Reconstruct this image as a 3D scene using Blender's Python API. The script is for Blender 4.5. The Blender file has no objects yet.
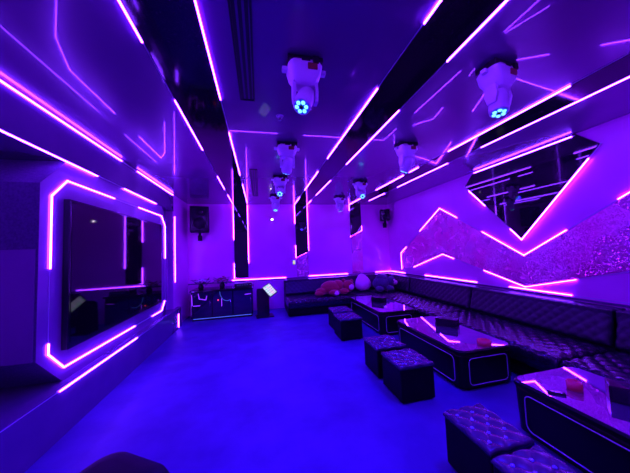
import bpy, bmesh, math, random
from mathutils import Vector, Matrix
random.seed(4)
SC = bpy.context.scene
COL = SC.collection
PI = math.pi

# ------------------------------------------------------------------ materials
def mat(name, base=(.5, .5, .5), rough=.5, metal=0., spec=.5, coat=0., coat_rough=.03, ior=1.5,
        emis=None, strength=0., sheen=0.):
    m = bpy.data.materials.new(name); m.use_nodes = True
    p = m.node_tree.nodes['Principled BSDF']
    p.inputs['Base Color'].default_value = (*base, 1)
    p.inputs['Roughness'].default_value = rough
    p.inputs['Metallic'].default_value = metal
    p.inputs['Specular IOR Level'].default_value = spec
    p.inputs['IOR'].default_value = ior
    p.inputs['Coat Weight'].default_value = coat
    p.inputs['Coat Roughness'].default_value = coat_rough
    p.inputs['Sheen Weight'].default_value = sheen
    if emis:
        p.inputs['Emission Color'].default_value = (*emis, 1)
        p.inputs['Emission Strength'].default_value = strength
    return m

def nodes(m):
    return m.node_tree.nodes, m.node_tree.links, m.node_tree.nodes['Principled BSDF']

def vary(m, c1, c2, scale, detail=4., lo=.35, hi=.65, bump=0., bscale=None):
    n, l, p = nodes(m)
    tc = n.new('ShaderNodeTexCoord')
    t = n.new('ShaderNodeTexNoise'); t.inputs['Scale'].default_value = scale; t.inputs['Detail'].default_value = detail
    l.new(tc.outputs['Object'], t.inputs['Vector'])
    r = n.new('ShaderNodeValToRGB')
    r.color_ramp.elements[0].position = lo; r.color_ramp.elements[0].color = (*c1, 1)
    r.color_ramp.elements[1].position = hi; r.color_ramp.elements[1].color = (*c2, 1)
    l.new(t.outputs['Fac'], r.inputs['Fac']); l.new(r.outputs['Color'], p.inputs['Base Color'])
    if bump:
        b = n.new('ShaderNodeBump'); b.inputs['Strength'].default_value = bump; b.inputs['Distance'].default_value = .01
        t2 = n.new('ShaderNodeTexNoise'); t2.inputs['Scale'].default_value = bscale or scale * 6
        l.new(tc.outputs['Object'], t2.inputs['Vector'])
        l.new(t2.outputs['Fac'], b.inputs['Height']); l.new(b.outputs['Normal'], p.inputs['Normal'])
    return m

LED_COL = (.165, .0185, 1.)
LED_S = 82.
M = {}
M['led'] = mat('violet_led', (.6, .4, .7), .4, emis=LED_COL, strength=LED_S)
M['channel'] = mat('strip_channel', (.55, .45, .65), .35)
M['wall'] = vary(mat('violet_lacquer_wall', rough=.30, spec=.5), (.74, .12, .62), (.82, .15, .70), 1.2)
M['back'] = vary(mat('glossy_back_wall', rough=.22, spec=.6), (.92, .14, .68), (.98, .17, .74), 1.0)
M['trim'] = vary(mat('bulkhead_lacquer', rough=.22, spec=.5, coat=.3, coat_rough=.08), (.11, .045, .17), (.14, .06, .20), 1.5)
M['block'] = vary(mat('tv_panel_lacquer', rough=.25, spec=.5, coat=.25, coat_rough=.1), (.22, .08, .29), (.26, .10, .33), 1.5)
M['niche'] = vary(mat('dark_niche_fabric', rough=.9, spec=.2), (.10, .05, .16), (.14, .07, .21), 60, bump=.2)
M['ceiling'] = vary(mat('stretch_ceiling_film', rough=.26, spec=.4, coat=.5, coat_rough=.02), (.13, .03, .18), (.16, .04, .21), .8)
M['black_mirror'] = mat('black_mirror', (.010, .008, .014), .03, spec=.6, ior=1.55)
M['speckle'] = vary(mat('speckled_black_band', rough=.07, spec=.5), (.008, .006, .010), (.030, .022, .036), 90, lo=.55, hi=.75)
M['floor'] = vary(mat('polished_floor', rough=.5, spec=.22), (.060, .030, .24), (.095, .05, .33), 2.2, detail=6)
M['leather'] = vary(mat('dark_leather', rough=.38, spec=.45), (.014, .008, .026), (.020, .012, .036), 9, bump=.08, bscale=260)
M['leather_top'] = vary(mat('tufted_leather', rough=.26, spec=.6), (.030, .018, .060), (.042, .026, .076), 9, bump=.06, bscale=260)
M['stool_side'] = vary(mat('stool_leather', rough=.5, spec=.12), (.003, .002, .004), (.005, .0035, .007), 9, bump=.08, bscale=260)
M['crystal'] = mat('crystal_button', (.30, .36, 1.), .10, metal=.7)
M['table_body'] = mat('black_table_body', (.004, .003, .005), .3, spec=.22)
M['leather_seat'] = vary(mat('sofa_seat_leather', rough=.22, spec=.55), (.012, .007, .020), (.018, .010, .028), 9, bump=.06, bscale=260)
M['table_top'] = vary(mat('mirror_glass_top', rough=.03, metal=.9), (.55, .42, .66), (.68, .54, .80), 5)
M['trimline'] = mat('lavender_trim', (.45, .38, .60), .3, metal=.3)
M['black'] = mat('matte_black', (.012, .011, .015), .6, spec=.3)
M['black_gloss'] = mat('gloss_black', (.008, .007, .010), .12, spec=.5)
M['screen'] = mat('tv_screen', (.004, .003, .005), .04, spec=.38)
M['white'] = mat('white_plastic', (.80, .74, .85), .38)
M['metal'] = mat('brushed_metal', (.5, .5, .55), .25, metal=1.)
M['lamp_led'] = mat('cyan_led', (.6, .8, 1.), .3, emis=(.10, .42, 1.), strength=3.2)
M['red_display'] = mat('dim_red_display', (.12, .02, .03), .3, emis=(1., .03, .06), strength=.02)
M['red_dot'] = mat('red_indicator', (.3, .02, .02), .3, emis=(1., .05, .1), strength=2.5)
M['cyan_dot'] = mat('cyan_indicator', (.2, .5, .6), .3, emis=(.2, .6, 1.), strength=.25)
M['counter_front'] = mat('counter_mirror_front', (.10, .07, .13), .05, metal=.9)
M['reflection_glow'] = mat('violet_reflection_glow', (.6, .4, .7), .4, emis=(.3, .03, 1.), strength=1.6)  # emission standing for LED reflections on the counter doors
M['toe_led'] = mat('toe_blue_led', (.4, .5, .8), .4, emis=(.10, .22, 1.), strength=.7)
M['lens_plate'] = mat('blue_lens_plate', (.02, .02, .1), .3, emis=(.01, .03, 1.), strength=.7)
M['white_lamp'] = mat('white_lamp', (.9, .9, .9), .3, emis=(1., .8, 1.), strength=12.)
M['green_dot'] = mat('switch_light', (.6, .8, .3), .3, emis=(.8, .9, .15), strength=.8)
M['red_glass'] = mat('red_ashtray', (.75, .03, .12), .25, emis=(1, .02, .10), strength=.03)  # faint glow put into the glass, which is no light source
M['red_plush'] = vary(mat('red_plush', rough=.9, sheen=.4), (.42, .02, .035), (.55, .03, .05), 30, bump=.6, bscale=140)
M['pale_plush'] = vary(mat('pale_plush', rough=.9, sheen=.3), (1., .34, .68), (1., .42, .75), 30, bump=.4, bscale=140)
M['dark_plush'] = vary(mat('dark_plush', rough=.9, sheen=.3), (.06, .04, .11), (.09, .06, .15), 30, bump=.5, bscale=140)
M['leaf'] = vary(mat('dark_leaf', rough=.5), (.03, .05, .04), (.07, .09, .08), 20)
M['petal'] = vary(mat('pale_petal', rough=.6), (.75, .55, .85), (.9, .7, .95), 20)
M['red_petal'] = vary(mat('red_petal', rough=.7), (.40, .02, .10), (.60, .05, .16), 20)

# glitter mosaic: each tiny facet leans its own way
def glitter(name, c1, c2, scale):
    m = mat(name, c1, .1, metal=.5, spec=.7)
    n, l, p = nodes(m)
    tc = n.new('ShaderNodeTexCoord')
    v = n.new('ShaderNodeTexVoronoi'); v.inputs['Scale'].default_value = scale
    l.new(tc.outputs['Object'], v.inputs['Vector'])
    g = n.new('ShaderNodeNewGeometry')
    s = n.new('ShaderNodeVectorMath'); s.operation = 'SUBTRACT'; s.inputs[1].default_value = (.5, .5, .5)
    l.new(v.outputs['Color'], s.inputs[0])
    k = n.new('ShaderNodeVectorMath'); k.operation = 'SCALE'; k.inputs['Scale'].default_value = .55
    l.new(s.outputs[0], k.inputs[0])
    a = n.new('ShaderNodeVectorMath'); a.operation = 'ADD'
    l.new(g.outputs['Normal'], a.inputs[0]); l.new(k.outputs[0], a.inputs[1])
    nn = n.new('ShaderNodeVectorMath'); nn.operation = 'NORMALIZE'
    l.new(a.outputs[0], nn.inputs[0]); l.new(nn.outputs[0], p.inputs['Normal'])
    t = n.new('ShaderNodeTexNoise'); t.inputs['Scale'].default_value = 1.6; t.inputs['Detail'].default_value = 3
    l.new(tc.outputs['Object'], t.inputs['Vector'])
    r = n.new('ShaderNodeValToRGB')
    r.color_ramp.elements[0].position = .38; r.color_ramp.elements[0].color = (*c1, 1)
    r.color_ramp.elements[1].position = .62; r.color_ramp.elements[1].color = (*c2, 1)
    l.new(t.outputs['Fac'], r.inputs['Fac']); l.new(r.outputs['Color'], p.inputs['Base Color'])
    t3 = n.new('ShaderNodeTexNoise'); t3.inputs['Scale'].default_value = 2.6; t3.inputs['Detail'].default_value = 2   # patches of coarser flakes
    l.new(tc.outputs['Object'], t3.inputs['Vector'])
    q = n.new('ShaderNodeMapRange'); q.inputs['From Min'].default_value = .43; q.inputs['From Max'].default_value = .56
    q.inputs['To Min'].default_value = .46; q.inputs['To Max'].default_value = .06
    l.new(t3.outputs['Fac'], q.inputs['Value']); l.new(q.outputs['Result'], p.inputs['Roughness'])
    return m
M['glitter'] = glitter('glitter_mosaic', (1., .12, .50), (1., .30, .66), 90.)

# tile grid for the lit touch screen
def song_screen():
    m = mat('touch_screen', (.02, .02, .03), .2)
    n, l, p = nodes(m)
    tc = n.new('ShaderNodeTexCoord')
    b = n.new('ShaderNodeTexBrick'); b.offset = 0
    b.inputs['Color1'].default_value = (.9, .55, 1., 1); b.inputs['Color2'].default_value = (.45, .9, .75, 1)
    b.inputs['Mortar'].default_value = (.10, .03, .25, 1)
    b.inputs['Scale'].default_value = 9.; b.inputs['Mortar Size'].default_value = .03
    l.new(tc.outputs['Object'], b.inputs['Vector'])
    l.new(b.outputs['Color'], p.inputs['Emission Color']); p.inputs['Emission Strength'].default_value = 1.3
    return m
M['touch'] = song_screen()

# ------------------------------------------------------------------ mesh helpers
def link(name, bm, m, parent=None, smooth=False, loc=None):
    me = bpy.data.meshes.new(name)
    bmesh.ops.recalc_face_normals(bm, faces=bm.faces[:])
    if smooth:
        for f in bm.faces: f.smooth = True
    bm.to_mesh(me); bm.free()
    o = bpy.data.objects.new(name, me); COL.objects.link(o)
    for x in (m if isinstance(m, (list, tuple)) else [m]): me.materials.append(M[x] if isinstance(x, str) else x)
    if parent: o.parent = parent
    if loc: o.location = loc
    return o
def tag(o, label, cat, group=None, kind=None):
    o['label'] = label; o['category'] = cat
    if group: o['group'] = group
    if kind: o['kind'] = kind
    return o
def thing(name, label, cat, loc=(0, 0, 0), rz=0., group=None):
    o = bpy.data.objects.new(name, None); COL.objects.link(o)
    o.location = loc; o.rotation_euler = (0, 0, rz); o.empty_display_size = .1
    return tag(o, label, cat, group)
def struct(name, bm, m, **k):
    o = link(name, bm, m, **k); o['kind'] = 'structure'; return o
def new(): return bmesh.new()
def box(bm, lo, hi, bev=0., seg=2):
    vs = [bm.verts.new((x, y, z)) for x in (lo[0], hi[0]) for y in (lo[1], hi[1]) for z in (lo[2], hi[2])]
    fs = [bm.faces.new([vs[i] for i in q]) for q in ((0, 1, 3, 2), (4, 6, 7, 5), (0, 4, 5, 1), (2, 3, 7, 6), (0, 2, 6, 4), (1, 5, 7, 3))]
    if bev:
        es = {e for f in fs for e in f.edges}
        bmesh.ops.bevel(bm, geom=list(es), offset=bev, segments=seg, profile=.5, affect='EDGES', clamp_overlap=True)
    return bm
def prism(bm, poly, axis, a, b):
    """poly in the two other axes (order x,y,z without axis), extruded along axis from a to b."""
    def P(q, t):
        q = list(q); q.insert(axis, t); return q
    A = [bm.verts.new(P(q, a)) for q in poly]; B = [bm.verts.new(P(q, b)) for q in poly]
    bm.faces.new(A); bm.faces.new(B[::-1])
    for i in range(len(poly)):
        j = (i + 1) % len(poly); bm.faces.new((A[i], A[j], B[j], B[i]))
    return bm
def rrect(cx, cy, w, h, r, n=6):
    pts = []
    for (sx, sy, a0) in ((1, 1, 0), (-1, 1, PI / 2), (-1, -1, PI), (1, -1, 1.5 * PI)):
        for i in range(n + 1):
            a = a0 + i / n * PI / 2
            pts.append((cx + sx * (w / 2 - r) + r * math.cos(a), cy + sy * (h / 2 - r) + r * math.sin(a)))
    return pts
def tube(bm, pts, r, n=8, closed=False):
    pts = [Vector(p) for p in pts]; rings = []
    N = len(pts)
    for i, p in enumerate(pts):
        a = pts[(i - 1) % N] if (closed or i) else p
        b = pts[(i + 1) % N] if (closed or i < N - 1) else p
        t = (b - a).normalized()
        u = t.cross(Vector((0, 0, 1)) if abs(t.z) < .9 else Vector((1, 0, 0))).normalized(); v = t.cross(u)
        rings.append([bm.verts.new(p + r * (math.cos(2 * PI * k / n) * u + math.sin(2 * PI * k / n) * v)) for k in range(n)])
    for i in range(N if closed else N - 1):
        A, B = rings[i], rings[(i + 1) % N]
        for k in range(n): bm.faces.new((A[k], A[(k + 1) % n], B[(k + 1) % n], B[k]))
    if not closed:
        bm.faces.new(rings[0]); bm.faces.new(rings[-1][::-1])
    return bm
def lathe(bm, prof, mtx=None, n=24):
    mtx = mtx or Matrix(); rings = []
    for r, z in prof:
        rings.append([bm.verts.new(mtx @ Vector((r * math.cos(2 * PI * k / n), r * math.sin(2 * PI * k / n), z))) for k in range(n)])
    for A, B in zip(rings, rings[1:]):
        for k in range(n): bm.faces.new((A[k], A[(k + 1) % n], B[(k + 1) % n], B[k]))
    if prof[0][0] > 1e-4: bm.faces.new(rings[0][::-1])
    if prof[-1][0] > 1e-4: bm.faces.new(rings[-1])
    bmesh.ops.remove_doubles(bm, verts=bm.verts[:], dist=1e-5)
    return bm
def ball(bm, c, r, n=16, rot=None):
    r = (r, r, r) if isinstance(r, (int, float)) else r
    mt = Matrix.Translation(c) @ (rot.to_4x4() if rot else Matrix()) @ Matrix.Diagonal((*r, 1))
    bmesh.ops.create_uvsphere(bm, u_segments=n, v_segments=max(6, n * 2 // 3), radius=1, matrix=mt)
    return bm
def axis_to(d):
    return Vector((0, 0, 1)).rotation_difference(Vector(d).normalized()).to_matrix().to_4x4()

# strips: straight pieces laid on a surface with outward normal nrm
def bars(bm, pts, w, t0, t1, nrm, ext=True):
    nrm = Vector(nrm)
    pts = [Vector(p) for p in pts]
    for i, (a, b) in enumerate(zip(pts, pts[1:])):
        d = (b - a).normalized(); s = d.cross(nrm).normalized() * (w / 2)
        e0 = d * (w / 2 if i else 0); e1 = d * (w / 2 if i < len(pts) - 2 else 0)
        vs = []
        for p in (a - e0, b + e1):
            for k in (-1, 1):
                for t in (t0, t1): vs.append(bm.verts.new(p + s * k + nrm * t))
        for q in ((0, 1, 3, 2), (4, 6, 7, 5), (0, 4, 5, 1), (2, 3, 7, 6), (0, 2, 6, 4), (1, 5, 7, 3)):
            bm.faces.new([vs[j] for j in q])
    return bm
def led_run(label, path, lit, nrm, group, w=.016, name='led_strip', off=0.):
    """a channel along path; lit is a list of polylines that glow."""
    w *= .50
    o = link(name, bars(new(), path, w * .7, off, off + .004, nrm), 'channel')
    tag(o, label, 'LED strip', group)
    for seg in lit:
        link('lit_section', bars(new(), seg, w, off + .003, off + .012, nrm), 'led', o)
    return o

# ------------------------------------------------------------------ the room
H = 2.8; XR = 3.8; YB = 6.7; XL = -1.76; Y0 = -1.6; XN = -3.0
struct('floor', box(new(), (XN - .1, Y0 - .1, -.1), (XR + .1, YB + .1, 0)), 'floor')
struct('ceiling', box(new(), (XN - .1, Y0 - .1, H), (XR + .1, YB + .1, H + .1)), 'ceiling')
struct('wall_right', box(new(), (XR, Y0 - .1, 0), (XR + .1, YB + .1, H)), 'wall')
struct('wall_back', box(new(), (XN - .1, YB, 0), (XR, YB + .1, H)), 'back')
struct('wall_front', box(new(), (XN - .1, Y0 - .1, 0), (XR, Y0, H)), 'wall')
bm = new(); box(bm, (XN - .1, Y0, 0), (XN, YB, H)); box(bm, (XN, 5.62, 0), (XL, YB, H))
struct('wall_left', bm, ['wall'])
struct('trim_1', box(new(), (XN, Y0, 2.435), (XL + .012, 5.62, H)), 'trim')          # bulkhead above the screen
bm = new(); box(bm, (XN, Y0, 0), (-1.68, 5.62, .412)); box(bm, (-1.78, 5.62, 0), (-1.68, 5.86, .412))
struct('trim_2', bm, 'trim')                                                          # low base under the screen
bm = new()
ya, yb, za, zb, c = 2.46, 5.34, .412, 2.435, .28
prism(bm, [(ya + c, za), (yb - c, za), (yb, za + c), (yb, zb - c), (yb - c, zb), (ya + c, zb), (ya, zb - c), (ya, za + c)], 0, XN, XL - .012)
o = struct('trim_3', bm, ['block', 'niche'])                                          # octagonal panel block carrying the screen
for f in o.data.polygons:
    if f.normal.y < -.3: f.material_index = 1
bm = new(); box(bm, (-1.95, 5.30, .412), (-1.90, 5.62, 2.435)); struct('trim_4', bm, 'niche')
struct('niche_glow_panel', box(new(), (XN, ya - .012, .70), (-1.79, ya, 1.60)), 'block')  # lighter panel added to imitate the glow low on the niche face
# back wall: thin ledge line below the strips
bm = new(); box(bm, (XL, YB - .012, .765), (XR, YB, .79)); struct('baseboard_back', bm, 'trim')
bm = new(); box(bm, (XR - .012, Y0, .765), (XR, YB, .79)); struct('baseboard_right', bm, 'trim')

# ------------------------------------------------------------------ black ceiling bands, columns and their strips
bands = [(-.66, -.29, 'left'), (.965, 1.32, 'middle'), (2.57, 2.93, 'right')]
band_lab = {'left': 'black speckled ceiling band running back to the left wall column',
            'middle': 'black speckled ceiling band running back to the middle wall column',
            'right': 'black speckled ceiling band running closest to the glitter wall'}
for x0, x1, w in bands:
    o = link('ceiling_band', box(new(), (x0 + .008, Y0, H - .006), (x1 - .008, YB - .01, H)), 'speckle')
    tag(o, band_lab[w], 'ceiling band', 'black ceiling bands', 'thing')
zc = H - .0
def cz(x, *ys): return [(x, y, H) for y in ys]
runs = [
 (-.66, [(-1.5, 1.59), (2.17, 3.19), (4.26, 5.11), (5.6, 6.69)], 'LED strip along the left edge of the leftmost ceiling band'),
 (-.29, [(-.6, 2.1), (2.68, 4.17), (4.72, 6.53)], 'LED strip along the right edge of the leftmost ceiling band'),
 (.965, [(-1.2, 1.17), (1.75, 3.27), (3.84, 5.09), (5.77, 6.69)], 'LED strip along the left edge of the middle ceiling band'),
 (1.32, [(-.4, 1.4), (2.01, 3.47), (4.32, 5.54), (6.1, 6.69)], 'LED strip along the right edge of the middle ceiling band'),
 (2.57, [(-.6, .8), (1.45, 2.82), (3.47, 3.73), (3.9, 4.98), (5.58, 6.69)], 'LED strip along the inner edge of the ceiling band by the glitter wall'),
 (2.93, [(.0, 2.64), (3.24, 4.7), (5.25, 6.11)], 'LED strip along the outer edge of the ceiling band by the glitter wall'),
]
for x, lit, lab in runs:
    led_run(lab, cz(x, Y0 + .02, YB - .02), [cz(x, a, b) for a, b in lit], (0, 0, -1), 'ceiling LED strips')

cols = [
 ((-.655, -.30, .87, .87), 'left', 'black mirrored wall column nearest the flower counter'),
 ((.965, 1.315, 1.33, 1.48), 'middle', 'black mirrored wall column ending in a slanted strip above the back sofa'),
 ((2.575, 2.925, 1.87, 2.03), 'right', 'short black mirrored column high on the back wall near the corner'),
]
for (x0, x1, z0, z1), w, lab in cols:
    bm = prism(new(), [(x0 + .008, z0), (x1 - .008, z1), (x1 - .008, H), (x0 + .008, H)], 1, YB - .02, YB)
    tag(link('mirror_column', bm, 'black_mirror'), lab, 'mirror panel', 'black mirrored columns')
def bw(x, *zs): return [(x, YB - .012, z) for z in zs]
NB = (0, -1, 0)
yb_ = YB - .0
def B(*xz): return [(x, YB, z) for x, z in xz]
led_run('vertical LED strip on the left edge of the leftmost mirrored column, with bent foot', B((-.66, 2.78), (-.66, .87), (-.44, .885)),
        [B((-.66, 2.78), (-.66, 1.86)), B((-.66, 1.25), (-.66, .87), (-.49, .885))], NB, 'column LED strips', .022)
led_run('vertical LED strip on the right edge of the leftmost mirrored column', B((-.295, 2.78), (-.295, .89)), [B((-.295, 2.78), (-.295, 1.24))], NB, 'column LED strips', .022)
led_run('LED strip on the left edge of the middle mirrored column and its slanted foot', B((.96, 2.78), (.96, 1.33), (1.30, 1.475)),
        [B((.96, 2.78), (.96, 2.26)), B((.96, 1.66), (.96, 1.33), (1.27, 1.465))], NB, 'column LED strips', .022)
led_run('long LED strip on the right edge of the middle mirrored column', B((1.322, 2.78), (1.322, 1.5)), [B((1.322, 2.78), (1.322, 1.5))], NB, 'column LED strips', .014)
led_run('LED strip framing the foot of the short mirrored column near the corner', B((2.57, 2.78), (2.57, 1.87), (2.925, 2.03), (2.925, 2.2)),
        [B((2.57, 1.875), (2.57, 1.87), (2.925, 2.03), (2.925, 2.17)), B((2.57, 2.78), (2.57, 2.62))], NB, 'column LED strips', .022)
for (x0, x1, z0, z1, lab) in ((.975, 1.30, 1.31, 1.45, 'magenta glitter panel under the middle mirrored column'),
                              (2.585, 2.915, 1.85, 2.0, 'taller magenta glitter panel under the short mirrored column')):
    tag(link('glitter_panel', prism(new(), [(x0, .80), (x1, .80), (x1, z1), (x0, z0)], 1, YB - .015, YB), 'glitter'), lab, 'wall panel', 'glitter column panels')
led_run('horizontal LED strip on the back wall above the counter and song kiosk', B((-.72, .815), (.67, .80)), [B((-.72, .815), (.67, .80))], NB, 'back wall ledge strips', .024)
led_run('horizontal LED strip on the back wall above the red plush toy', B((1.27, .805), (2.46, .80)), [B((1.28, .805), (2.44, .80))], NB, 'back wall ledge strips', .024)
led_run('horizontal LED strip on the back wall ending at the sofa corner', B((2.95, .80), (3.79, .80)), [B((3.3, .80), (3.79, .80))], NB, 'back wall ledge strips', .018)

# ------------------------------------------------------------------ right wall: glitter zigzag, mirror, strips
def Rw(*yz): return [(XR, y, z) for y, z in yz]
NR = (-1, 0, 0)
up = [(6.09, 1.34), (4.51, 2.30), (2.86, 1.31), (1.21, 2.30), (-.44, 1.31)]
lo = [(6.09, .88), (5.6, .97), (4.51, 1.315), (2.88, .845), (1.21, 1.315), (-.44, .845)]
up_in = [(y, z - .016) for y, z in up]; lo_in = [(y, z + .016) for y, z in lo]
up_in[0] = (6.075, 1.31); lo_in[0] = (6.075, .90)
tag(link('glitter_panel', prism(new(), up_in + lo_in[::-1], 0, XR - .011, XR - .001), 'glitter'), 'wide zigzag band of magenta glitter along the right wall', 'wall panel')
mp = [(3.58, H - .001), (3.79, 2.585), (2.86, 1.56), (1.93, 2.585), (2.14, H - .001)]
tag(link('mirror_panel', prism(new(), mp, 0, XR - .03, XR), 'black_mirror'), 'big black mirror shaped like a downward arrow on the right wall', 'mirror panel')
led_run('LED strip along the upper edge of the zigzag glitter band', Rw(*up), [
    Rw((6.09, .90), (6.09, 1.34), (5.82, 1.50)), Rw((5.23, 1.865), (4.51, 2.30), (4.06, 2.035)), Rw((3.53, 1.715), (2.86, 1.31), (2.32, 1.635)),
    Rw((1.84, 1.925), (1.21, 2.30), (.76, 2.03)), Rw((.2, 1.70), (-.44, 1.31))], NR, 'right wall zigzag strips', .020, off=.003)
led_run('LED strip along the lower edge of the zigzag glitter band', Rw(*lo), [
    Rw((5.55, .985), (4.51, 1.315), (4.21, 1.23)), Rw((3.55, 1.04), (2.88, .845), (2.27, 1.015)), Rw((1.5, 1.24), (1.21, 1.315), (.9, 1.23))], NR, 'right wall zigzag strips', .018, off=.003)
def Rm(*yz): return [(XR - .0, y, z) for y, z in yz]
led_run('V-shaped LED strip outlining the arrow-shaped black mirror', Rm((3.81, 2.585), (2.86, 1.54), (1.91, 2.585)),
        [Rm((3.72, 2.485), (3.41, 2.145)), Rm((3.02, 1.716), (2.86, 1.54), (2.03, 2.45))], NR, 'mirror strips', .024, off=.02)
led_run('LED strip along the top of the arrow-shaped black mirror', Rm((3.58, H - .03), (2.13, H - .03)), [Rm((3.57, H - .03), (2.16, H - .03))], NR, 'mirror strips', .02, off=.03)
led_run('LED strip along the right wall just above the sofa backs', Rw((6.68, .80), (.0, .815)), [
    Rw((6.68, .80), (5.95, .80)), Rw((5.14, .815), (3.71, .815)), Rw((3.12, .815), (2.33, .815)), Rw((1.0, .815), (.1, .815))], NR, 'sofa wall strips', .022)

# ------------------------------------------------------------------ left wall strips, screen
def Lf(x, *yz): return [(x, y, z) for y, z in yz]
NL = (1, 0, 0)
xb = XL + .012
led_run('LED strip in the corner between ceiling and left bulkhead', Lf(xb, (-1., 2.772), (5.6, 2.772)), [Lf(xb, (-.9, 2.772), (3.63, 2.772)), Lf(xb, (4.05, 2.772), (5.58, 2.772))], NL, 'left wall strips', .02)
led_run('LED strip along the bottom edge of the left bulkhead above the screen', Lf(xb - .008, (-.9, 2.435), (4.78, 2.435)),
        [Lf(xb - .008, (.2, 2.435), (3.17, 2.435)), Lf(xb - .008, (3.72, 2.435), (4.76, 2.435))], (0, 0, -1), 'left wall strips', .018)
led_run('LED strip along the top edge of the low base under the screen', Lf(-1.68, (-.9, .40), (4.5, .40)), [Lf(-1.68, (2.56, .40), (3.9, .40))], NL, 'left wall strips', .018)
xp = XL - .012
fr = [(2.57, 2.07), (2.745, 2.25), (5.03, 2.25), (5.20, 2.08), (5.20, .70), (5.03, .52), (2.745, .53), (2.57, .71), (2.57, 2.07)]
led_run('octagonal LED outline around the big wall screen', Lf(xp, *fr), [
    Lf(xp, (2.57, 1.43), (2.57, 2.07), (2.745, 2.25), (3.52, 2.25)), Lf(xp, (4.15, 2.25), (5.03, 2.25), (5.20, 2.08), (5.20, 1.46)),
    Lf(xp, (2.57, .80), (2.57, .71), (2.745, .53), (4.05, .525)), Lf(xp, (4.62, .52), (5.03, .52), (5.17, .67))], NL, 'left wall strips', .020)
led_run('vertical LED strip at the far end of the screen wall', Lf(XL, (5.72, 2.34), (5.72, .40)), [Lf(XL, (5.72, 2.34), (5.72, .95))], NL, 'left wall strips', .018)
led_run('short vertical LED strip on the far end of the low base', Lf(-1.68, (5.66, .37), (5.66, .02)), [Lf(-1.68, (5.66, .30), (5.66, .03))], NL, 'left wall strips', .018)

t = thing('television', 'huge dark wall screen inside the octagonal LED outline', 'television', (xp, 3.80, .69))
b = box(new(), (0, -1.09, 0), (.055, 1.09, 1.38), .006); link('bezel', b, 'black_gloss', t)
link('screen', box(new(), (.05, -1.065, .055), (.058, 1.065, 1.355)), 'screen', t)

# ------------------------------------------------------------------ moving head lamps
def moving_head(x, y, aim, label, spin=0., energy=60., glow=True):
    t = thing('moving_head_spotlight', label, 'stage light', (x, y, H), spin, 'white moving head lamps on the ceiling')
    bm = box(new(), (-.12, -.075, -.035), (.12, .075, 0), .005); link('mounting_plate', bm, 'black', t)
    bm = new(); box(bm, (-.03, -.085, -.075), (.03, -.05, -.02), .004); box(bm, (.045, -.10, -.06), (.085, -.06, -.015), .004); link('clamp', bm, 'black', t)
    # tapering white base housing with two side lugs
    bm = new(); rings = []
    for w, d, z in ((.105, .08, -.03), (.118, .088, -.055), (.104, .082, -.115), (.070, .064, -.165), (.058, .055, -.175)):
        rings.append([bm.verts.new((px, py, z)) for px, py in rrect(0, 0, 2 * w, 2 * d, .04, 4)])
    for A, Bq in zip(rings, rings[1:]):
        for k in range(len(A)): bm.faces.new((A[k], A[(k + 1) % len(A)], Bq[(k + 1) % len(A)], Bq[k]))
    bm.faces.new(rings[0]); bm.faces.new(rings[-1][::-1])
    h = link('base_housing', bm, 'white', t, True)
    bm = new(); box(bm, (.01, -.094, -.10), (.075, -.084, -.06), .002); link('display', bm, 'red_display', h)
    for s in (-1, 1):
        link('lug', box(new(), (s * .135 - .018, -.02, -.075), (s * .135 + .018, .02, -.045), .006), 'white', h)
    bm = new()
    for s in (-1, 1):
        prism(bm, [(-.035, -.155), (.035, -.155), (.045, -.225), (.028, -.285), (-.028, -.285), (-.045, -.225)], 0, s * .076 - .011, s * .076 + .011)
    box(bm, (-.086, -.04, -.178), (.086, .04, -.15), .006)
    link('yoke', bm, 'white', t)
    d = Matrix.Rotation(-spin, 3, 'Z') @ Vector(aim).normalized()
    mt = Matrix.Translation((0, 0, -.255)) @ axis_to(d)
    hd = link('lamp_head', lathe(new(), [(.0, -.085), (.040, -.085), (.056, -.06), (.063, -.01), (.063, .07), (.060, .092), (.056, .095), (0, .095)], mt), 'white', t, True)
    link('lens_plate', lathe(new(), [(0, .094), (.052, .094), (.050, .099), (0, .099)], mt), 'lens_plate' if glow else 'black_gloss', hd)
    for k in range(7):
        px, py = (0, 0) if k == 0 else (.033 * math.cos(k * PI / 3), .033 * math.sin(k * PI / 3))
        link('lens', lathe(new(), [(0, .098), (.0145, .098), (.011, .106), (0, .108)], mt @ Matrix.Translation((px, py, 0)), 12), 'lamp_led' if k and glow else 'black_gloss', hd)
    # the beam this lamp gives off
    L = bpy.data.lights.new('beam', 'SPOT'); L.energy = energy; L.color = (.03, .004, 1.)
    L.spot_size = math.radians(115); L.spot_blend = .8; L.shadow_soft_size = .055
    lo_ = bpy.data.objects.new('beam', L); COL.objects.link(lo_); lo_.parent = t
    lo_.matrix_local = mt @ Matrix.Translation((0, 0, .112)) @ Matrix.Rotation(PI, 4, 'X')
    return t
EN = 380.
moving_head(.33, 1.60, (-.35, -.40, -.85), 'white moving head lamp closest to the camera, over the open floor', 0, EN)
moving_head(1.745, 1.40, (-.18, -.10, -1), 'white moving head lamp near the arrow-shaped mirror, pointing straight down', .15, EN * .7)
moving_head(.35, 2.90, (-.1, .5, -.7), 'second white moving head lamp back in the row over the open floor', 0, EN)
moving_head(1.84, 2.70, (-.2, .45, -.8), 'second white moving head lamp back in the row over the tables', 0, EN * .5)
moving_head(.37, 4.20, (-.15, -.6, -.55), 'third white moving head lamp back in the row over the open floor', 0, EN * .8)
moving_head(1.92, 4.35, (.0, -.7, -.5), 'third white moving head lamp back in the row over the tables', 0, EN * .4)
moving_head(.38, 5.65, (-.1, -.3, -.9), 'furthest white moving head lamp in the row over the open floor', 0, EN * .4)
moving_head(1.95, 5.70, (.1, .3, -.9), 'furthest white moving head lamp in the row over the tables', 0, EN * .3)

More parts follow.
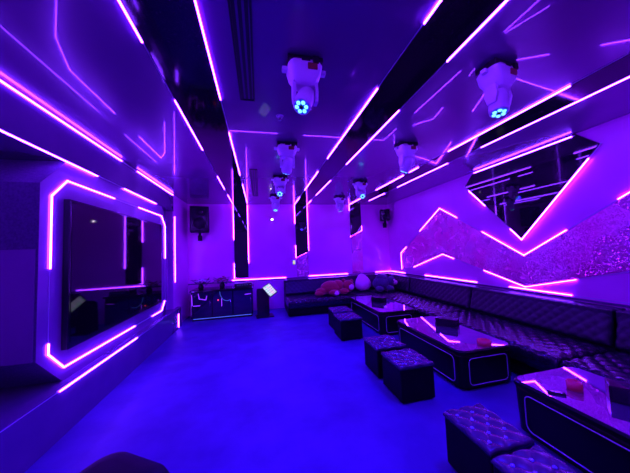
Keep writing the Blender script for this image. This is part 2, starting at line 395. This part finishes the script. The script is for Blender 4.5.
# slot air outlets, sprinkler
for ya, yb, lab in ((-.8, 2.08, 'long black slot air vent in the ceiling, nearest the camera'), (3.85, 5.71, 'black slot air vent in the ceiling toward the back wall')):
    t = thing('ceiling_vent', lab, 'air vent', (-.07, (ya + yb) / 2, H), 0, 'ceiling slot vents')
    L_ = yb - ya
    bm = new()
    box(bm, (-.06, -L_ / 2, -.008), (-.048, L_ / 2, 0)); box(bm, (.048, -L_ / 2, -.008), (.06, L_ / 2, 0))
    box(bm, (-.06, -L_ / 2, -.008), (.06, -L_ / 2 + .012, 0)); box(bm, (-.06, L_ / 2 - .012, -.008), (.06, L_ / 2, 0))
    link('frame', bm, 'black', t)
    bm = new()
    for k in range(3): box(bm, (-.047 + k * .034, -L_ / 2 + .012, -.006), (-.027 + k * .034, L_ / 2 - .012, -.001))
    link('slats', bm, 'black', t)
t = thing('sprinkler', 'tiny white ceiling sprinkler beside the open-floor lamp row', 'sprinkler', (.22, 2.29, H))
link('escutcheon', lathe(new(), [(0, -.012), (.03, -.010), (.036, 0), (0, 0)]), 'white', t)
link('nozzle', lathe(new(), [(0, -.045), (.018, -.045), (.018, -.040), (.008, -.036), (.008, -.01), (0, -.01)]), 'metal', t)

# small white lamp glowing high on the back wall
t = thing('wall_lamp', 'small bright white lamp high on the back wall between two columns', 'lamp', (.34, YB, 2.38))
link('housing', box(new(), (-.05, -.03, -.03), (.05, 0, .03), .006), 'white', t)
link('lens', ball(new(), (0, -.035, 0), (.022, .012, .022), 14), 'white_lamp', t, True)
t = thing('wall_switch', 'small lit control switch on the wall beside the middle column', 'switch', (.90, YB, 1.20))
link('plate', box(new(), (-.045, -.012, -.07), (.045, 0, .07), .004), 'white', t)
link('indicator', box(new(), (-.03, -.016, -.05), (.03, -.010, .05), .003), 'green_dot', t)

# ------------------------------------------------------------------ speakers
def speaker(name, loc, rz, s, label, dots):
    t = thing(name, label, 'speaker', loc, rz, 'wall speakers')
    w, d, h = s
    link('cabinet', box(new(), (-w / 2, -d / 2, -h / 2), (w / 2, d / 2, h / 2), .015), 'black', t)
    link('grille', box(new(), (-w / 2 + .02, -d / 2 - .012, -h / 2 + .02), (w / 2 - .02, -d / 2, h / 2 - .02), .006), 'black_gloss', t)
    for z, r in ((-h * .17, w * .33), (h * .27, w * .16)):
        link('driver', lathe(new(), [(0, .0), (r * .4, .004), (r * .9, -.006), (r, .006), (r, .014), (0, .014)], Matrix.Translation((0, -d / 2 - .011, z)) @ Matrix.Rotation(PI / 2, 4, 'X'), 20), 'black', t, True)
    bm = new(); box(bm, (-.03, 0, -h / 2 - .10), (.03, .05, -h / 2 + .01)); box(bm, (-.05, d / 2 - .02, -h / 2 - .2), (.05, d / 2 + .04, -h / 2 - .06), .01); box(bm, (-.02, 0, -h / 2 - .12), (.02, d / 2 + .03, -h / 2 - .08))
    link('bracket', bm, 'black', t)
    return t
speaker('wall_speaker', (-1.42, 6.44, 2.36), .20, (.42, .34, .62), 'large black speaker hung high in the corner left of the columns', 0)
speaker('wall_speaker', (3.58, 6.48, 2.45), -.35, (.26, .2, .32), 'small black speaker high in the corner behind the sofas', 0)

# ------------------------------------------------------------------ sofas
def quilt(bm, o, eu, ev, nu, nv, p, amp, edge, en=None):
    """tufted cushion face: origin o, spans eu/ev, normal en, diamond pitch p."""
    o, eu, ev = Vector(o), Vector(eu), Vector(ev); en = Vector(en) if en else eu.cross(ev).normalized()
    LU, LV = eu.length, ev.length; g = []
    for i in range(nu + 1):
        row = []
        for j in range(nv + 1):
            u, v = i / nu * LU, j / nv * LV
            a = (u + v) / p; b = (u - v) / p
            h = (abs(math.sin(PI * a)) * abs(math.sin(PI * b))) ** .45
            e = min(1, min(u, LU - u, v, LV - v) / edge); rr = 1 - math.sqrt(max(0, 1 - (1 - e) ** 2))
            row.append(bm.verts.new(o + eu * (i / nu) + ev * (j / nv) + en * (amp * (h - 1) - edge * .7 * rr)))
        g.append(row)
    for i in range(nu):
        for j in range(nv): bm.faces.new((g[i][j], g[i + 1][j], g[i + 1][j + 1], g[i][j + 1]))
    return g
def skirt(bm, g, en, depth):
    """close the quilted face with side walls and a floor going depth against en."""
    en = Vector(en)
    loop = [r[0] for r in g] + g[-1][1:] + [r[-1] for r in g[::-1]][1:] + g[0][::-1][1:-1]
    base = [v.co - en * depth for v in loop]
    k = en.dot(base[0]); k = min(en.dot(q) for q in base)
    low = [bm.verts.new(q - en * (en.dot(q) - k)) for q in base]
    n = len(loop)
    for i in range(n): bm.faces.new((loop[i], loop[(i + 1) % n], low[(i + 1) % n], low[i]))
    bm.faces.new(low[::-1])
SEAT = .385; XF = 2.76; XBK = 3.47
def sofa_right(y0, y1, label):
    t = thing('sofa', label, 'sofa', (XF, (y0 + y1) / 2, 0), 0, 'tufted dark sofas along the walls')
    w = (y1 - y0) / 2 - .012
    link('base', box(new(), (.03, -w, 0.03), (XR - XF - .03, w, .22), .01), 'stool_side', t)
    bm = new(); g = quilt(bm, (0, -w, SEAT), (XBK - XF + .03, 0, 0), (0, 2 * w, 0), 44, int(w * 124), .15, .022, .06); skirt(bm, g, (0, 0, 1), .13)
    link('seat_cushion', bm, 'leather_seat', t, True)
    bm = new(); g = quilt(bm, (XBK - XF, w, SEAT + .01), (0, -2 * w, 0), (.10, 0, .38), int(w * 124), 26, .12, .012, .05, (-.97, 0, .25)); skirt(bm, g, (-.97, 0, .25), .10)
    link('backrest', bm, 'leather', t, True)
    link('back_shell', box(new(), (XBK - XF + .09, -w, .2), (XR - XF - .014, w, .755), .012), 'leather', t)
    return t
for y0, y1, lab in ((3.62, 5.40, 'dark tufted sofa section beside the table next to the red plush'),
                    (1.85, 3.62, 'dark tufted sofa section beside the middle coffee table with the pinkish ashtray'),
                    (.08, 1.85, 'dark tufted sofa section beside the nearest table with the red cup')):
    sofa_right(y0, y1, lab)
t = thing('sofa', 'long dark tufted sofa against the back wall under the red plush toy', 'sofa', (.60, 5.64, 0), 0, 'tufted dark sofas along the walls')
W = XF - .60 - .01; D = YB - 5.64
link('base', box(new(), (0, .03, .03), (W, D - .03, .22), .01), 'stool_side', t)
bm = new(); g = quilt(bm, (0, 0, SEAT), (W, 0, 0), (0, .74, 0), 130, 44, .15, .022, .06, (0, 0, 1)); skirt(bm, g, (0, 0, 1), .13)
link('seat_cushion', bm, 'leather_seat', t, True)
bm = new(); g = quilt(bm, (0, .71, SEAT + .01), (W, 0, 0), (0, .10, .37), 130, 26, .12, .012, .05, (0, -.97, .25)); skirt(bm, g, (0, -.97, .25), .10)
link('backrest', bm, 'leather', t, True)
link('back_shell', box(new(), (0, .80, .2), (W, D - .014, .755), .012), 'leather', t)
t = thing('sofa', 'square corner sofa section in the far right corner of the room', 'sofa', (XF, 5.41, 0), 0, 'tufted dark sofas along the walls')
W = XR - XF; D = YB - 5.41
link('base', box(new(), (.03, .01, .03), (W - .03, D - .03, .22), .01), 'stool_side', t)
bm = new(); g = quilt(bm, (0.01, .01, SEAT), (W - .34, 0, 0), (0, D - .37, 0), 44, 60, .15, .022, .06, (0, 0, 1)); skirt(bm, g, (0, 0, 1), .13)
link('seat_cushion', bm, 'leather_seat', t, True)
bm = new(); g = quilt(bm, (.01, D - .36, SEAT + .01), (W - .36, 0, 0), (0, .10, .37), 44, 26, .12, .012, .05, (0, -.97, .25)); skirt(bm, g, (0, -.97, .25), .10)
g = quilt(bm, (W - .33, D - .4, SEAT + .01), (0, -(D - .41), 0), (.10, 0, .37), 60, 26, .12, .012, .05, (-.97, 0, .25)); skirt(bm, g, (-.97, 0, .25), .10)
link('backrest', bm, 'leather', t, True)
bm = new(); box(bm, (.01, D - .26, .2), (W - .014, D - .014, .755), .012); box(bm, (W - .24, .01, .2), (W - .014, D - .25, .755), .012)
link('back_shell', bm, 'leather', t)

# ------------------------------------------------------------------ coffee tables
def table(y0, y1, label):
    x0, x1, h = 1.955, 2.64, .41
    t = thing('coffee_table', label, 'table', ((x0 + x1) / 2, (y0 + y1) / 2, 0), 0, 'mirror-topped black coffee tables')
    w, l = x1 - x0, y1 - y0
    bm = new(); rings = []
    for ins, z in ((.05, 0), (.05, .03), (.018, .035), (.010, .345), (.016, .362)):
        rings.append([bm.verts.new((px, py, z)) for px, py in rrect(0, 0, w - 2 * ins, l - 2 * ins, .07, 6)])
    for A, Bq in zip(rings, rings[1:]):
        for k in range(len(A)): bm.faces.new((A[k], A[(k + 1) % len(A)], Bq[(k + 1) % len(A)], Bq[k]))
    bm.faces.new(rings[0][::-1]); bm.faces.new(rings[-1])
    link('body', bm, 'table_body', t)
    bm = new(); rings = []
    for ins, z in ((.02, .362), (.0, .368), (.0, .396), (.010, .406), (.016, .41)):
        rings.append([bm.verts.new((px, py, z)) for px, py in rrect(0, 0, w - 2 * ins, l - 2 * ins, .085, 8)])
    for A, Bq in zip(rings, rings[1:]):
        for k in range(len(A)): bm.faces.new((A[k], A[(k + 1) % len(A)], Bq[(k + 1) % len(A)], Bq[k]))
    bm.faces.new(rings[0][::-1]); bm.faces.new(rings[-1])
    o = link('table_top', bm, ['table_top', 'table_body'], t)
    for f in o.data.polygons:
        if f.center.z < .409: f.material_index = 1
    # thin rounded outline trims on the four faces
    for sx in (-1, 1):
        pts = [(sx * (w / 2 - .010), py, pz) for py, pz in rrect(0, .195, l - .22, .265, .045, 5)]
        link('outline_trim', tube(new(), pts, .0048, 6, True), 'trimline', t, True)
        pts = [(px, sx * (l / 2 - .010), pz) for px, pz in rrect(0, .195, w - .20, .265, .045, 5)]
        link('outline_trim', tube(new(), pts, .0048, 6, True), 'trimline', t, True)
    return t
table(3.86, 5.36, 'black mirror-topped coffee table in front of the plush toys, farthest of its row')
table(2.17, 3.42, 'black mirror-topped coffee table with the pinkish ashtray, middle of its row')
table(.42, 1.68, 'black mirror-topped coffee table with the red cup, nearest the camera')

# things on the tables
def tissue_box(x, y, label):
    t = thing('tissue_box', label, 'box', (x, y, .41), -.94, 'black boxes on the coffee tables')
    link('body', box(new(), (-.135, -.065, 0), (.135, .065, .105), .006), 'black_gloss', t)
    link('slot', box(new(), (-.07, -.015, .104), (.07, .015, .1065), .001), 'black', t)
tissue_box(2.45, 2.92, 'low black box standing on the middle coffee table')
tissue_box(2.315, 4.62, 'low black box standing on the farthest coffee table')
tissue_box(2.40, 1.17, 'low black box on the nearest coffee table, cut by the picture edge')
def ashtray(loc, r, h, label):
    t = thing('ashtray', label, 'ashtray', loc, 0, 'red glass ashtrays')
    link('bowl', lathe(new(), [(0, 0), (r, 0), (r * 1.04, h * .5), (r, h), (r * .9, h), (r * .86, h * .3), (0, h * .25)], n=28), 'red_glass', t, True)
    for k in range(3):
        a = k * 2 * PI / 3 + .4
        link('cigarette_rest', box(new(), (-.006, -.008, h - .003), (.006, .008, h + .0015), .001), 'red_glass', t).location = (r * .92 * math.cos(a), r * .92 * math.sin(a), 0)
ashtray((2.355, 2.27, .41), .066, .045, 'pinkish red ashtray on the middle coffee table near its front edge')
ashtray((2.225, 1.405, .41), .043, .056, 'red cup-shaped ashtray on the nearest coffee table')
t = thing('remote_control', 'small dark remote lying by the edge of the nearest coffee table', 'remote', (2.04, 1.40, .41), .9)
link('body', box(new(), (-.016, -.05, 0), (.016, .05, .014), .005), 'black', t)
link('keypad', box(new(), (-.011, -.035, .013), (.011, .03, .016), .001), 'metal', t)

# ------------------------------------------------------------------ tufted stools
def stool(x0, x1, y0, y1, h, label, rz=0.):
    t = thing('stool', label, 'stool', ((x0 + x1) / 2, (y0 + y1) / 2, 0), rz, 'square tufted leather stools')
    w, l = x1 - x0, y1 - y0
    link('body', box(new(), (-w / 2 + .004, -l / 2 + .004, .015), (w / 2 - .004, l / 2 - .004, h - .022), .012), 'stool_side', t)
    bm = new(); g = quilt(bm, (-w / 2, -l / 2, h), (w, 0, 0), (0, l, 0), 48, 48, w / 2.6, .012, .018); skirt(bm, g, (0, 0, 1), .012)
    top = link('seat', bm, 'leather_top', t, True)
    p = w / 2.6
    for a in range(-1, 12):
        for b in range(-9, 10):
            u, v = (a + b) * p / 2, (a - b) * p / 2
            if .03 < u < w - .03 and .03 < v < l - .03:
                link('button', ball(new(), (u - w / 2, v - l / 2, h - .009), (.012, .012, .007), 10), 'crystal', top, True)
    bm = new()
    for sx in (-1, 1):
        for sy in (-1, 1): box(bm, (sx * (w / 2 - .05) - .018, sy * (l / 2 - .05) - .018, 0), (sx * (w / 2 - .05) + .018, sy * (l / 2 - .05) + .018, .02))
    link('feet', bm, 'black', t)
    return t
stool(1.295, 1.678, 4.403, 4.817, .36, 'tufted stool next to the farthest table, the back one of its pair')
stool(1.254, 1.637, 3.895, 4.299, .36, 'tufted stool next to the farthest table, the front one of its pair')
stool(1.274, 1.647, 2.652, 3.035, .36, 'tufted stool beside the middle table, the back one of its pair')
stool(1.274, 1.647, 2.176, 2.559, .36, 'tufted stool beside the middle table, the front one of its pair')
stool(1.212, 1.523, 1.181, 1.544, .36, 'tufted stool beside the nearest table, showing its whole buttoned top')
stool(1.181, 1.513, 0.767, 1.155, .36, 'tufted stool beside the nearest table, cut off by the picture bottom')
# dark rounded seat corner at the bottom edge
t = thing('ottoman', 'dark rounded leather ottoman cut off at the bottom picture edge', 'ottoman', (-.79, 1.415, 0), -.56)
bm = new(); rings = []
for ins, z in ((.03, .02), (.0, .06), (0., .34), (.02, .385), (.06, .41), (.11, .42)):
    rings.append([bm.verts.new((px, py, z)) for px, py in rrect(0, 0, .52 - 2 * ins, .52 - 2 * ins, .12 - ins * .5, 8)])
for A, Bq in zip(rings, rings[1:]):
    for k in range(len(A)): bm.faces.new((A[k], A[(k + 1) % len(A)], Bq[(k + 1) % len(A)], Bq[k]))
bm.faces.new(rings[0][::-1]); bm.faces.new(rings[-1])
link('body', bm, 'stool_side', t, True)
link('foot_ring', lathe(new(), [(0, 0), (.2, 0), (.2, .022), (0, .022)]), 'black', t)

# ------------------------------------------------------------------ plush toys on the sofas
def blob(parts, sub=2):
    bm = new()
    for c, r in parts: ball(bm, c, r, 18)
    return bm
t = thing('plush_toy', 'red plush animal lying on its front on the back sofa', 'plush toy', (1.80, 6.0, SEAT + .012))
link('body', blob([((-.08, 0, .16), (.27, .19, .17)), ((-.32, -.05, .09), (.17, .10, .09)), ((.10, 0, .20), (.16, .15, .14))]), 'red_plush', t, True)
for c, r in (((-.40, -.10, .05), (.13, .07, .06)), ((-.05, -.20, .06), (.14, .09, .07)), ((.20, -.16, .07), (.13, .08, .07))):
    link('limb', blob([(c, r)]), 'red_plush', t, True)
h = link('head', blob([((.36, -.04, .17), (.16, .15, .15))]), 'red_plush', t, True)
link('muzzle', blob([((.40, -.17, .16), (.075, .05, .07))]), 'pale_plush', h, True)
for s in ((.26, .0, .31), (.47, .0, .28)): link('ear', blob([(s, (.05, .03, .05))]), 'red_plush', h, True)
for s in ((.365, -.185, .215), (.435, -.18, .215)): link('eye', blob([(s, (.012, .010, .012))]), 'black_gloss', h, True)
link('paw', blob([((-.02, -.275, .05), (.06, .03, .055))]), 'pale_plush', t, True)
t = thing('cushion', 'pale teardrop-shaped plush cushion leaning in the sofa corner', 'cushion', (2.66, 6.10, SEAT + .02))
link('cover', lathe(new(), [(0, .0), (.12, .008), (.20, .07), (.225, .15), (.205, .24), (.15, .33), (.085, .40), (.03, .435), (0, .44)], Matrix.Rotation(-.12, 4, 'X') @ Matrix.Rotation(-.12, 4, 'Y') @ Matrix.Diagonal((1, .6, 1, 1)), 32), 'pale_plush', t, True)
link('seam', tube(new(), [(.02 * math.cos(a) - .05, -.02 + .02 * math.sin(a), .43) for a in [k * PI / 4 for k in range(8)]], .004, 6, True), 'pale_plush', t, True)
t = thing('plush_toy', 'big dark blue plush animal slumped beside the pale cushion', 'plush toy', (3.16, 5.93, SEAT + .012))
link('body', blob([((-.08, .03, .17), (.23, .19, .17)), ((-.04, .06, .28), (.17, .15, .13))]), 'dark_plush', t, True)
h = link('head', blob([((.16, -.02, .22), (.14, .14, .13))]), 'dark_plush', t, True)
link('muzzle', blob([((.235, -.12, .20), (.07, .05, .06)), ((.20, -.13, .26), (.035, .03, .03))]), 'pale_plush', h, True)
for s in ((.07, .0, .34), (.24, .02, .33)): link('ear', blob([(s, (.05, .03, .05))]), 'dark_plush', h, True)
for s in ((.15, -.155, .255), (.225, -.145, .265)): link('eye', blob([(s, (.012, .010, .012))]), 'black_gloss', h, True)
for c, r in (((-.22, -.15, .07), (.09, .15, .07)), ((.06, -.16, .07), (.09, .15, .07)), ((-.25, -.02, .19), (.08, .09, .13))):
    link('limb', blob([(c, r)]), 'dark_plush', t, True)

# ------------------------------------------------------------------ counter at the back left with flowers and mixer
t = thing('counter', 'dark mirror-fronted counter in the back left corner', 'counter', (-.875, 6.36, 0))
link('plinth', box(new(), (-.66, -.22, 0), (.66, .22, .06)), 'black', t)
link('cabinet', box(new(), (-.68, -.25, .06), (.68, .25, .655), .004), 'black_gloss', t)
for k in range(3):
    x0 = -.67 + k * .45
    d = link('door', box(new(), (x0 + .008, -.268, .075), (x0 + .432, -.25, .640), .003), 'counter_front', t)
    link('handle', tube(new(), [(x0 + .40, -.285, .30), (x0 + .40, -.285, .46)], .006, 8), 'metal', d, True)
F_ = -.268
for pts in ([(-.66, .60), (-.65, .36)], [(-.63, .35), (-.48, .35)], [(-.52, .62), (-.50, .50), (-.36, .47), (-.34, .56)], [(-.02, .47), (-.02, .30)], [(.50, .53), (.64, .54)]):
    link('led_reflection', bars(new(), [(x, F_, z) for x, z in pts], .012, 0, .004, (0, -1, 0)), 'reflection_glow', t)  # glowing bars added to imitate room LEDs mirrored in the front
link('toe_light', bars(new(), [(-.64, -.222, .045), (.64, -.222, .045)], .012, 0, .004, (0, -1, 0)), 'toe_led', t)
link('worktop', box(new(), (-.70, -.29, .655), (.70, .27, .69), .006), 'black_gloss', t)
t = thing('mixer_amplifier', 'black amplifier with tiny lit dots on the back counter', 'amplifier', (-.42, 6.36, .69))
link('chassis', box(new(), (-.20, -.16, 0), (.20, .16, .085), .006), 'black', t)
for k in range(5): link('indicator', ball(new(), (-.12 + k * .055, -.162, .05), .008, 8), 'petal' if k % 2 else 'cyan_dot', t, True)
link('knob', lathe(new(), [(0, 0), (.018, 0), (.016, .02), (0, .02)], Matrix.Translation((.16, -.16, .045)) @ Matrix.Rotation(PI / 2, 4, 'X'), 14), 'metal', t, True)
def bouquet(loc, petal, label, n, spread):
    t = thing('flower_vase', label, 'flowers', loc, 0, 'flower vases on the counter')
    link('vase', lathe(new(), [(0, 0), (.05, 0), (.065, .05), (.04, .11), (.05, .13), (.04, .13), (.03, .11), (0, .10)]), 'black_gloss', t, True)
    bm = new(); heads = []
    for k in range(n):
        a = k * 2.4; r = spread * math.sqrt((k + .5) / n)
        p = Vector((r * math.cos(a), r * .6 * math.sin(a), .17 + .09 * (1 - r / spread) + random.uniform(-.02, .02)))
        heads.append(p); tube(bm, [(0, 0, .10), p * .6 + Vector((0, 0, .05)), p], .003, 5)
    for k in range(26):
        a = random.uniform(0, 2 * PI); r = spread * random.uniform(.6, 1.25)
        p = Vector((r * math.cos(a), r * .6 * math.sin(a), random.uniform(.10, .24)))
        rot = Matrix.Rotation(a, 3, 'Z') @ Matrix.Rotation(random.uniform(-.8, .4), 3, 'Y')
        ball(bm, p, (.055, .020, .006), 8, rot)
    link('foliage', bm, 'leaf', t, True)
    for p in heads:
        bm = new()
        for j in range(6):
            a = j * PI / 3; rot = Matrix.Rotation(a, 3, 'Z') @ Matrix.Rotation(-.6, 3, 'Y')
            ball(bm, p + Vector((.018 * math.cos(a), .018 * math.sin(a), 0)), (.024, .014, .006), 8, rot)
        ball(bm, p, .012, 8)
        link('blossom', bm, petal, t, True)
bouquet((-1.38, 6.30, .69), 'petal', 'vase of pale blossoms with dark leaves on the back counter', 9, .16)
bouquet((-.92, 6.40, .69), 'red_petal', 'vase of dim red blossoms beside the amplifier on the counter', 12, .15)
c = thing('cable', 'thin cyan-tinted cable looping down the counter front', 'cable', (-.95, 6.07, 0))
link('wire', tube(new(), [(.02 + .16 * (1 - math.cos(a)), 0, .64 - .22 * math.sin(a)) for a in [k * PI / 16 for k in range(11)]], .004, 6), 'cyan_dot', c, True)  # faint cyan glow put into the wire, which is no lamp
link('plug', ball(new(), (-.02, 0, .45), .014, 10), 'red_dot', c, True)

# song kiosk
t = thing('song_kiosk', 'song-selection kiosk with a tilted bright touch screen by the back wall', 'kiosk', (.07, 6.0, 0), .1)
link('foot_plate', box(new(), (-.20, -.16, 0), (.20, .16, .025), .008), 'black_gloss', t)
bm = new(); prism(bm, [(-.13, .02), (.10, .02), (.06, .60), (-.06, .66)], 0, -.17, .10); link('pedestal', bm, 'black_gloss', t)
rot = Matrix.Translation((.12, -.10, .62)) @ Matrix.Rotation(.15, 4, 'Y') @ Matrix.Rotation(.95, 4, 'X') @ Matrix.Rotation(-.85, 4, 'Z')
bm = new(); box(bm, (-.155, -.115, -.02), (.155, .115, 0), .008); o = link('monitor', bm, 'black', t); o.matrix_local = rot
o2 = link('touch_screen', box(new(), (-.135, -.098, 0), (.135, .098, .003)), 'touch', o)
link('monitor_arm', tube(new(), [(.0, 0, .55), (.08, -.06, .60)], .02, 8), 'black', t, True)

# ------------------------------------------------------------------ world, camera, render look
w = bpy.data.worlds.new('dark'); SC.world = w; w.use_nodes = True
w.node_tree.nodes['Background'].inputs['Color'].default_value = (0, 0, 0, 1)
yaw, pitch, roll = 0.222694266, 0.0570057886, -0.0391204192
cy, sy, cp, sp = math.cos(yaw), math.sin(yaw), math.cos(pitch), math.sin(pitch)
f = Vector((sy * cp, cy * cp, sp)); r = Vector((cy, -sy, 0)); u = r.cross(f)
cr, sr = math.cos(roll), math.sin(roll)
R_, U_ = cr * r + sr * u, -sr * r + cr * u
cam = bpy.data.cameras.new('camera'); cam.sensor_width = 36; cam.lens = 36 * 245 / 630; cam.clip_start = .05
co = bpy.data.objects.new('camera', cam); COL.objects.link(co)
co.matrix_world = Matrix(((R_.x, U_.x, -f.x, 0), (R_.y, U_.y, -f.y, 0), (R_.z, U_.z, -f.z, 1.5), (0, 0, 0, 1)))
SC.camera = co
SC.view_settings.view_transform = 'Standard'; SC.view_settings.look = 'None'
SC.view_settings.exposure = 0; SC.view_settings.gamma = 1; SC.view_settings.use_curve_mapping = False
cyc = SC.cycles
cyc.max_bounces = 8; cyc.diffuse_bounces = 4; cyc.glossy_bounces = 5
cyc.sample_clamp_indirect = 6.; cyc.sample_clamp_direct = 0.
cyc.use_denoising = True
cyc.caustics_reflective = False; cyc.caustics_refractive = False
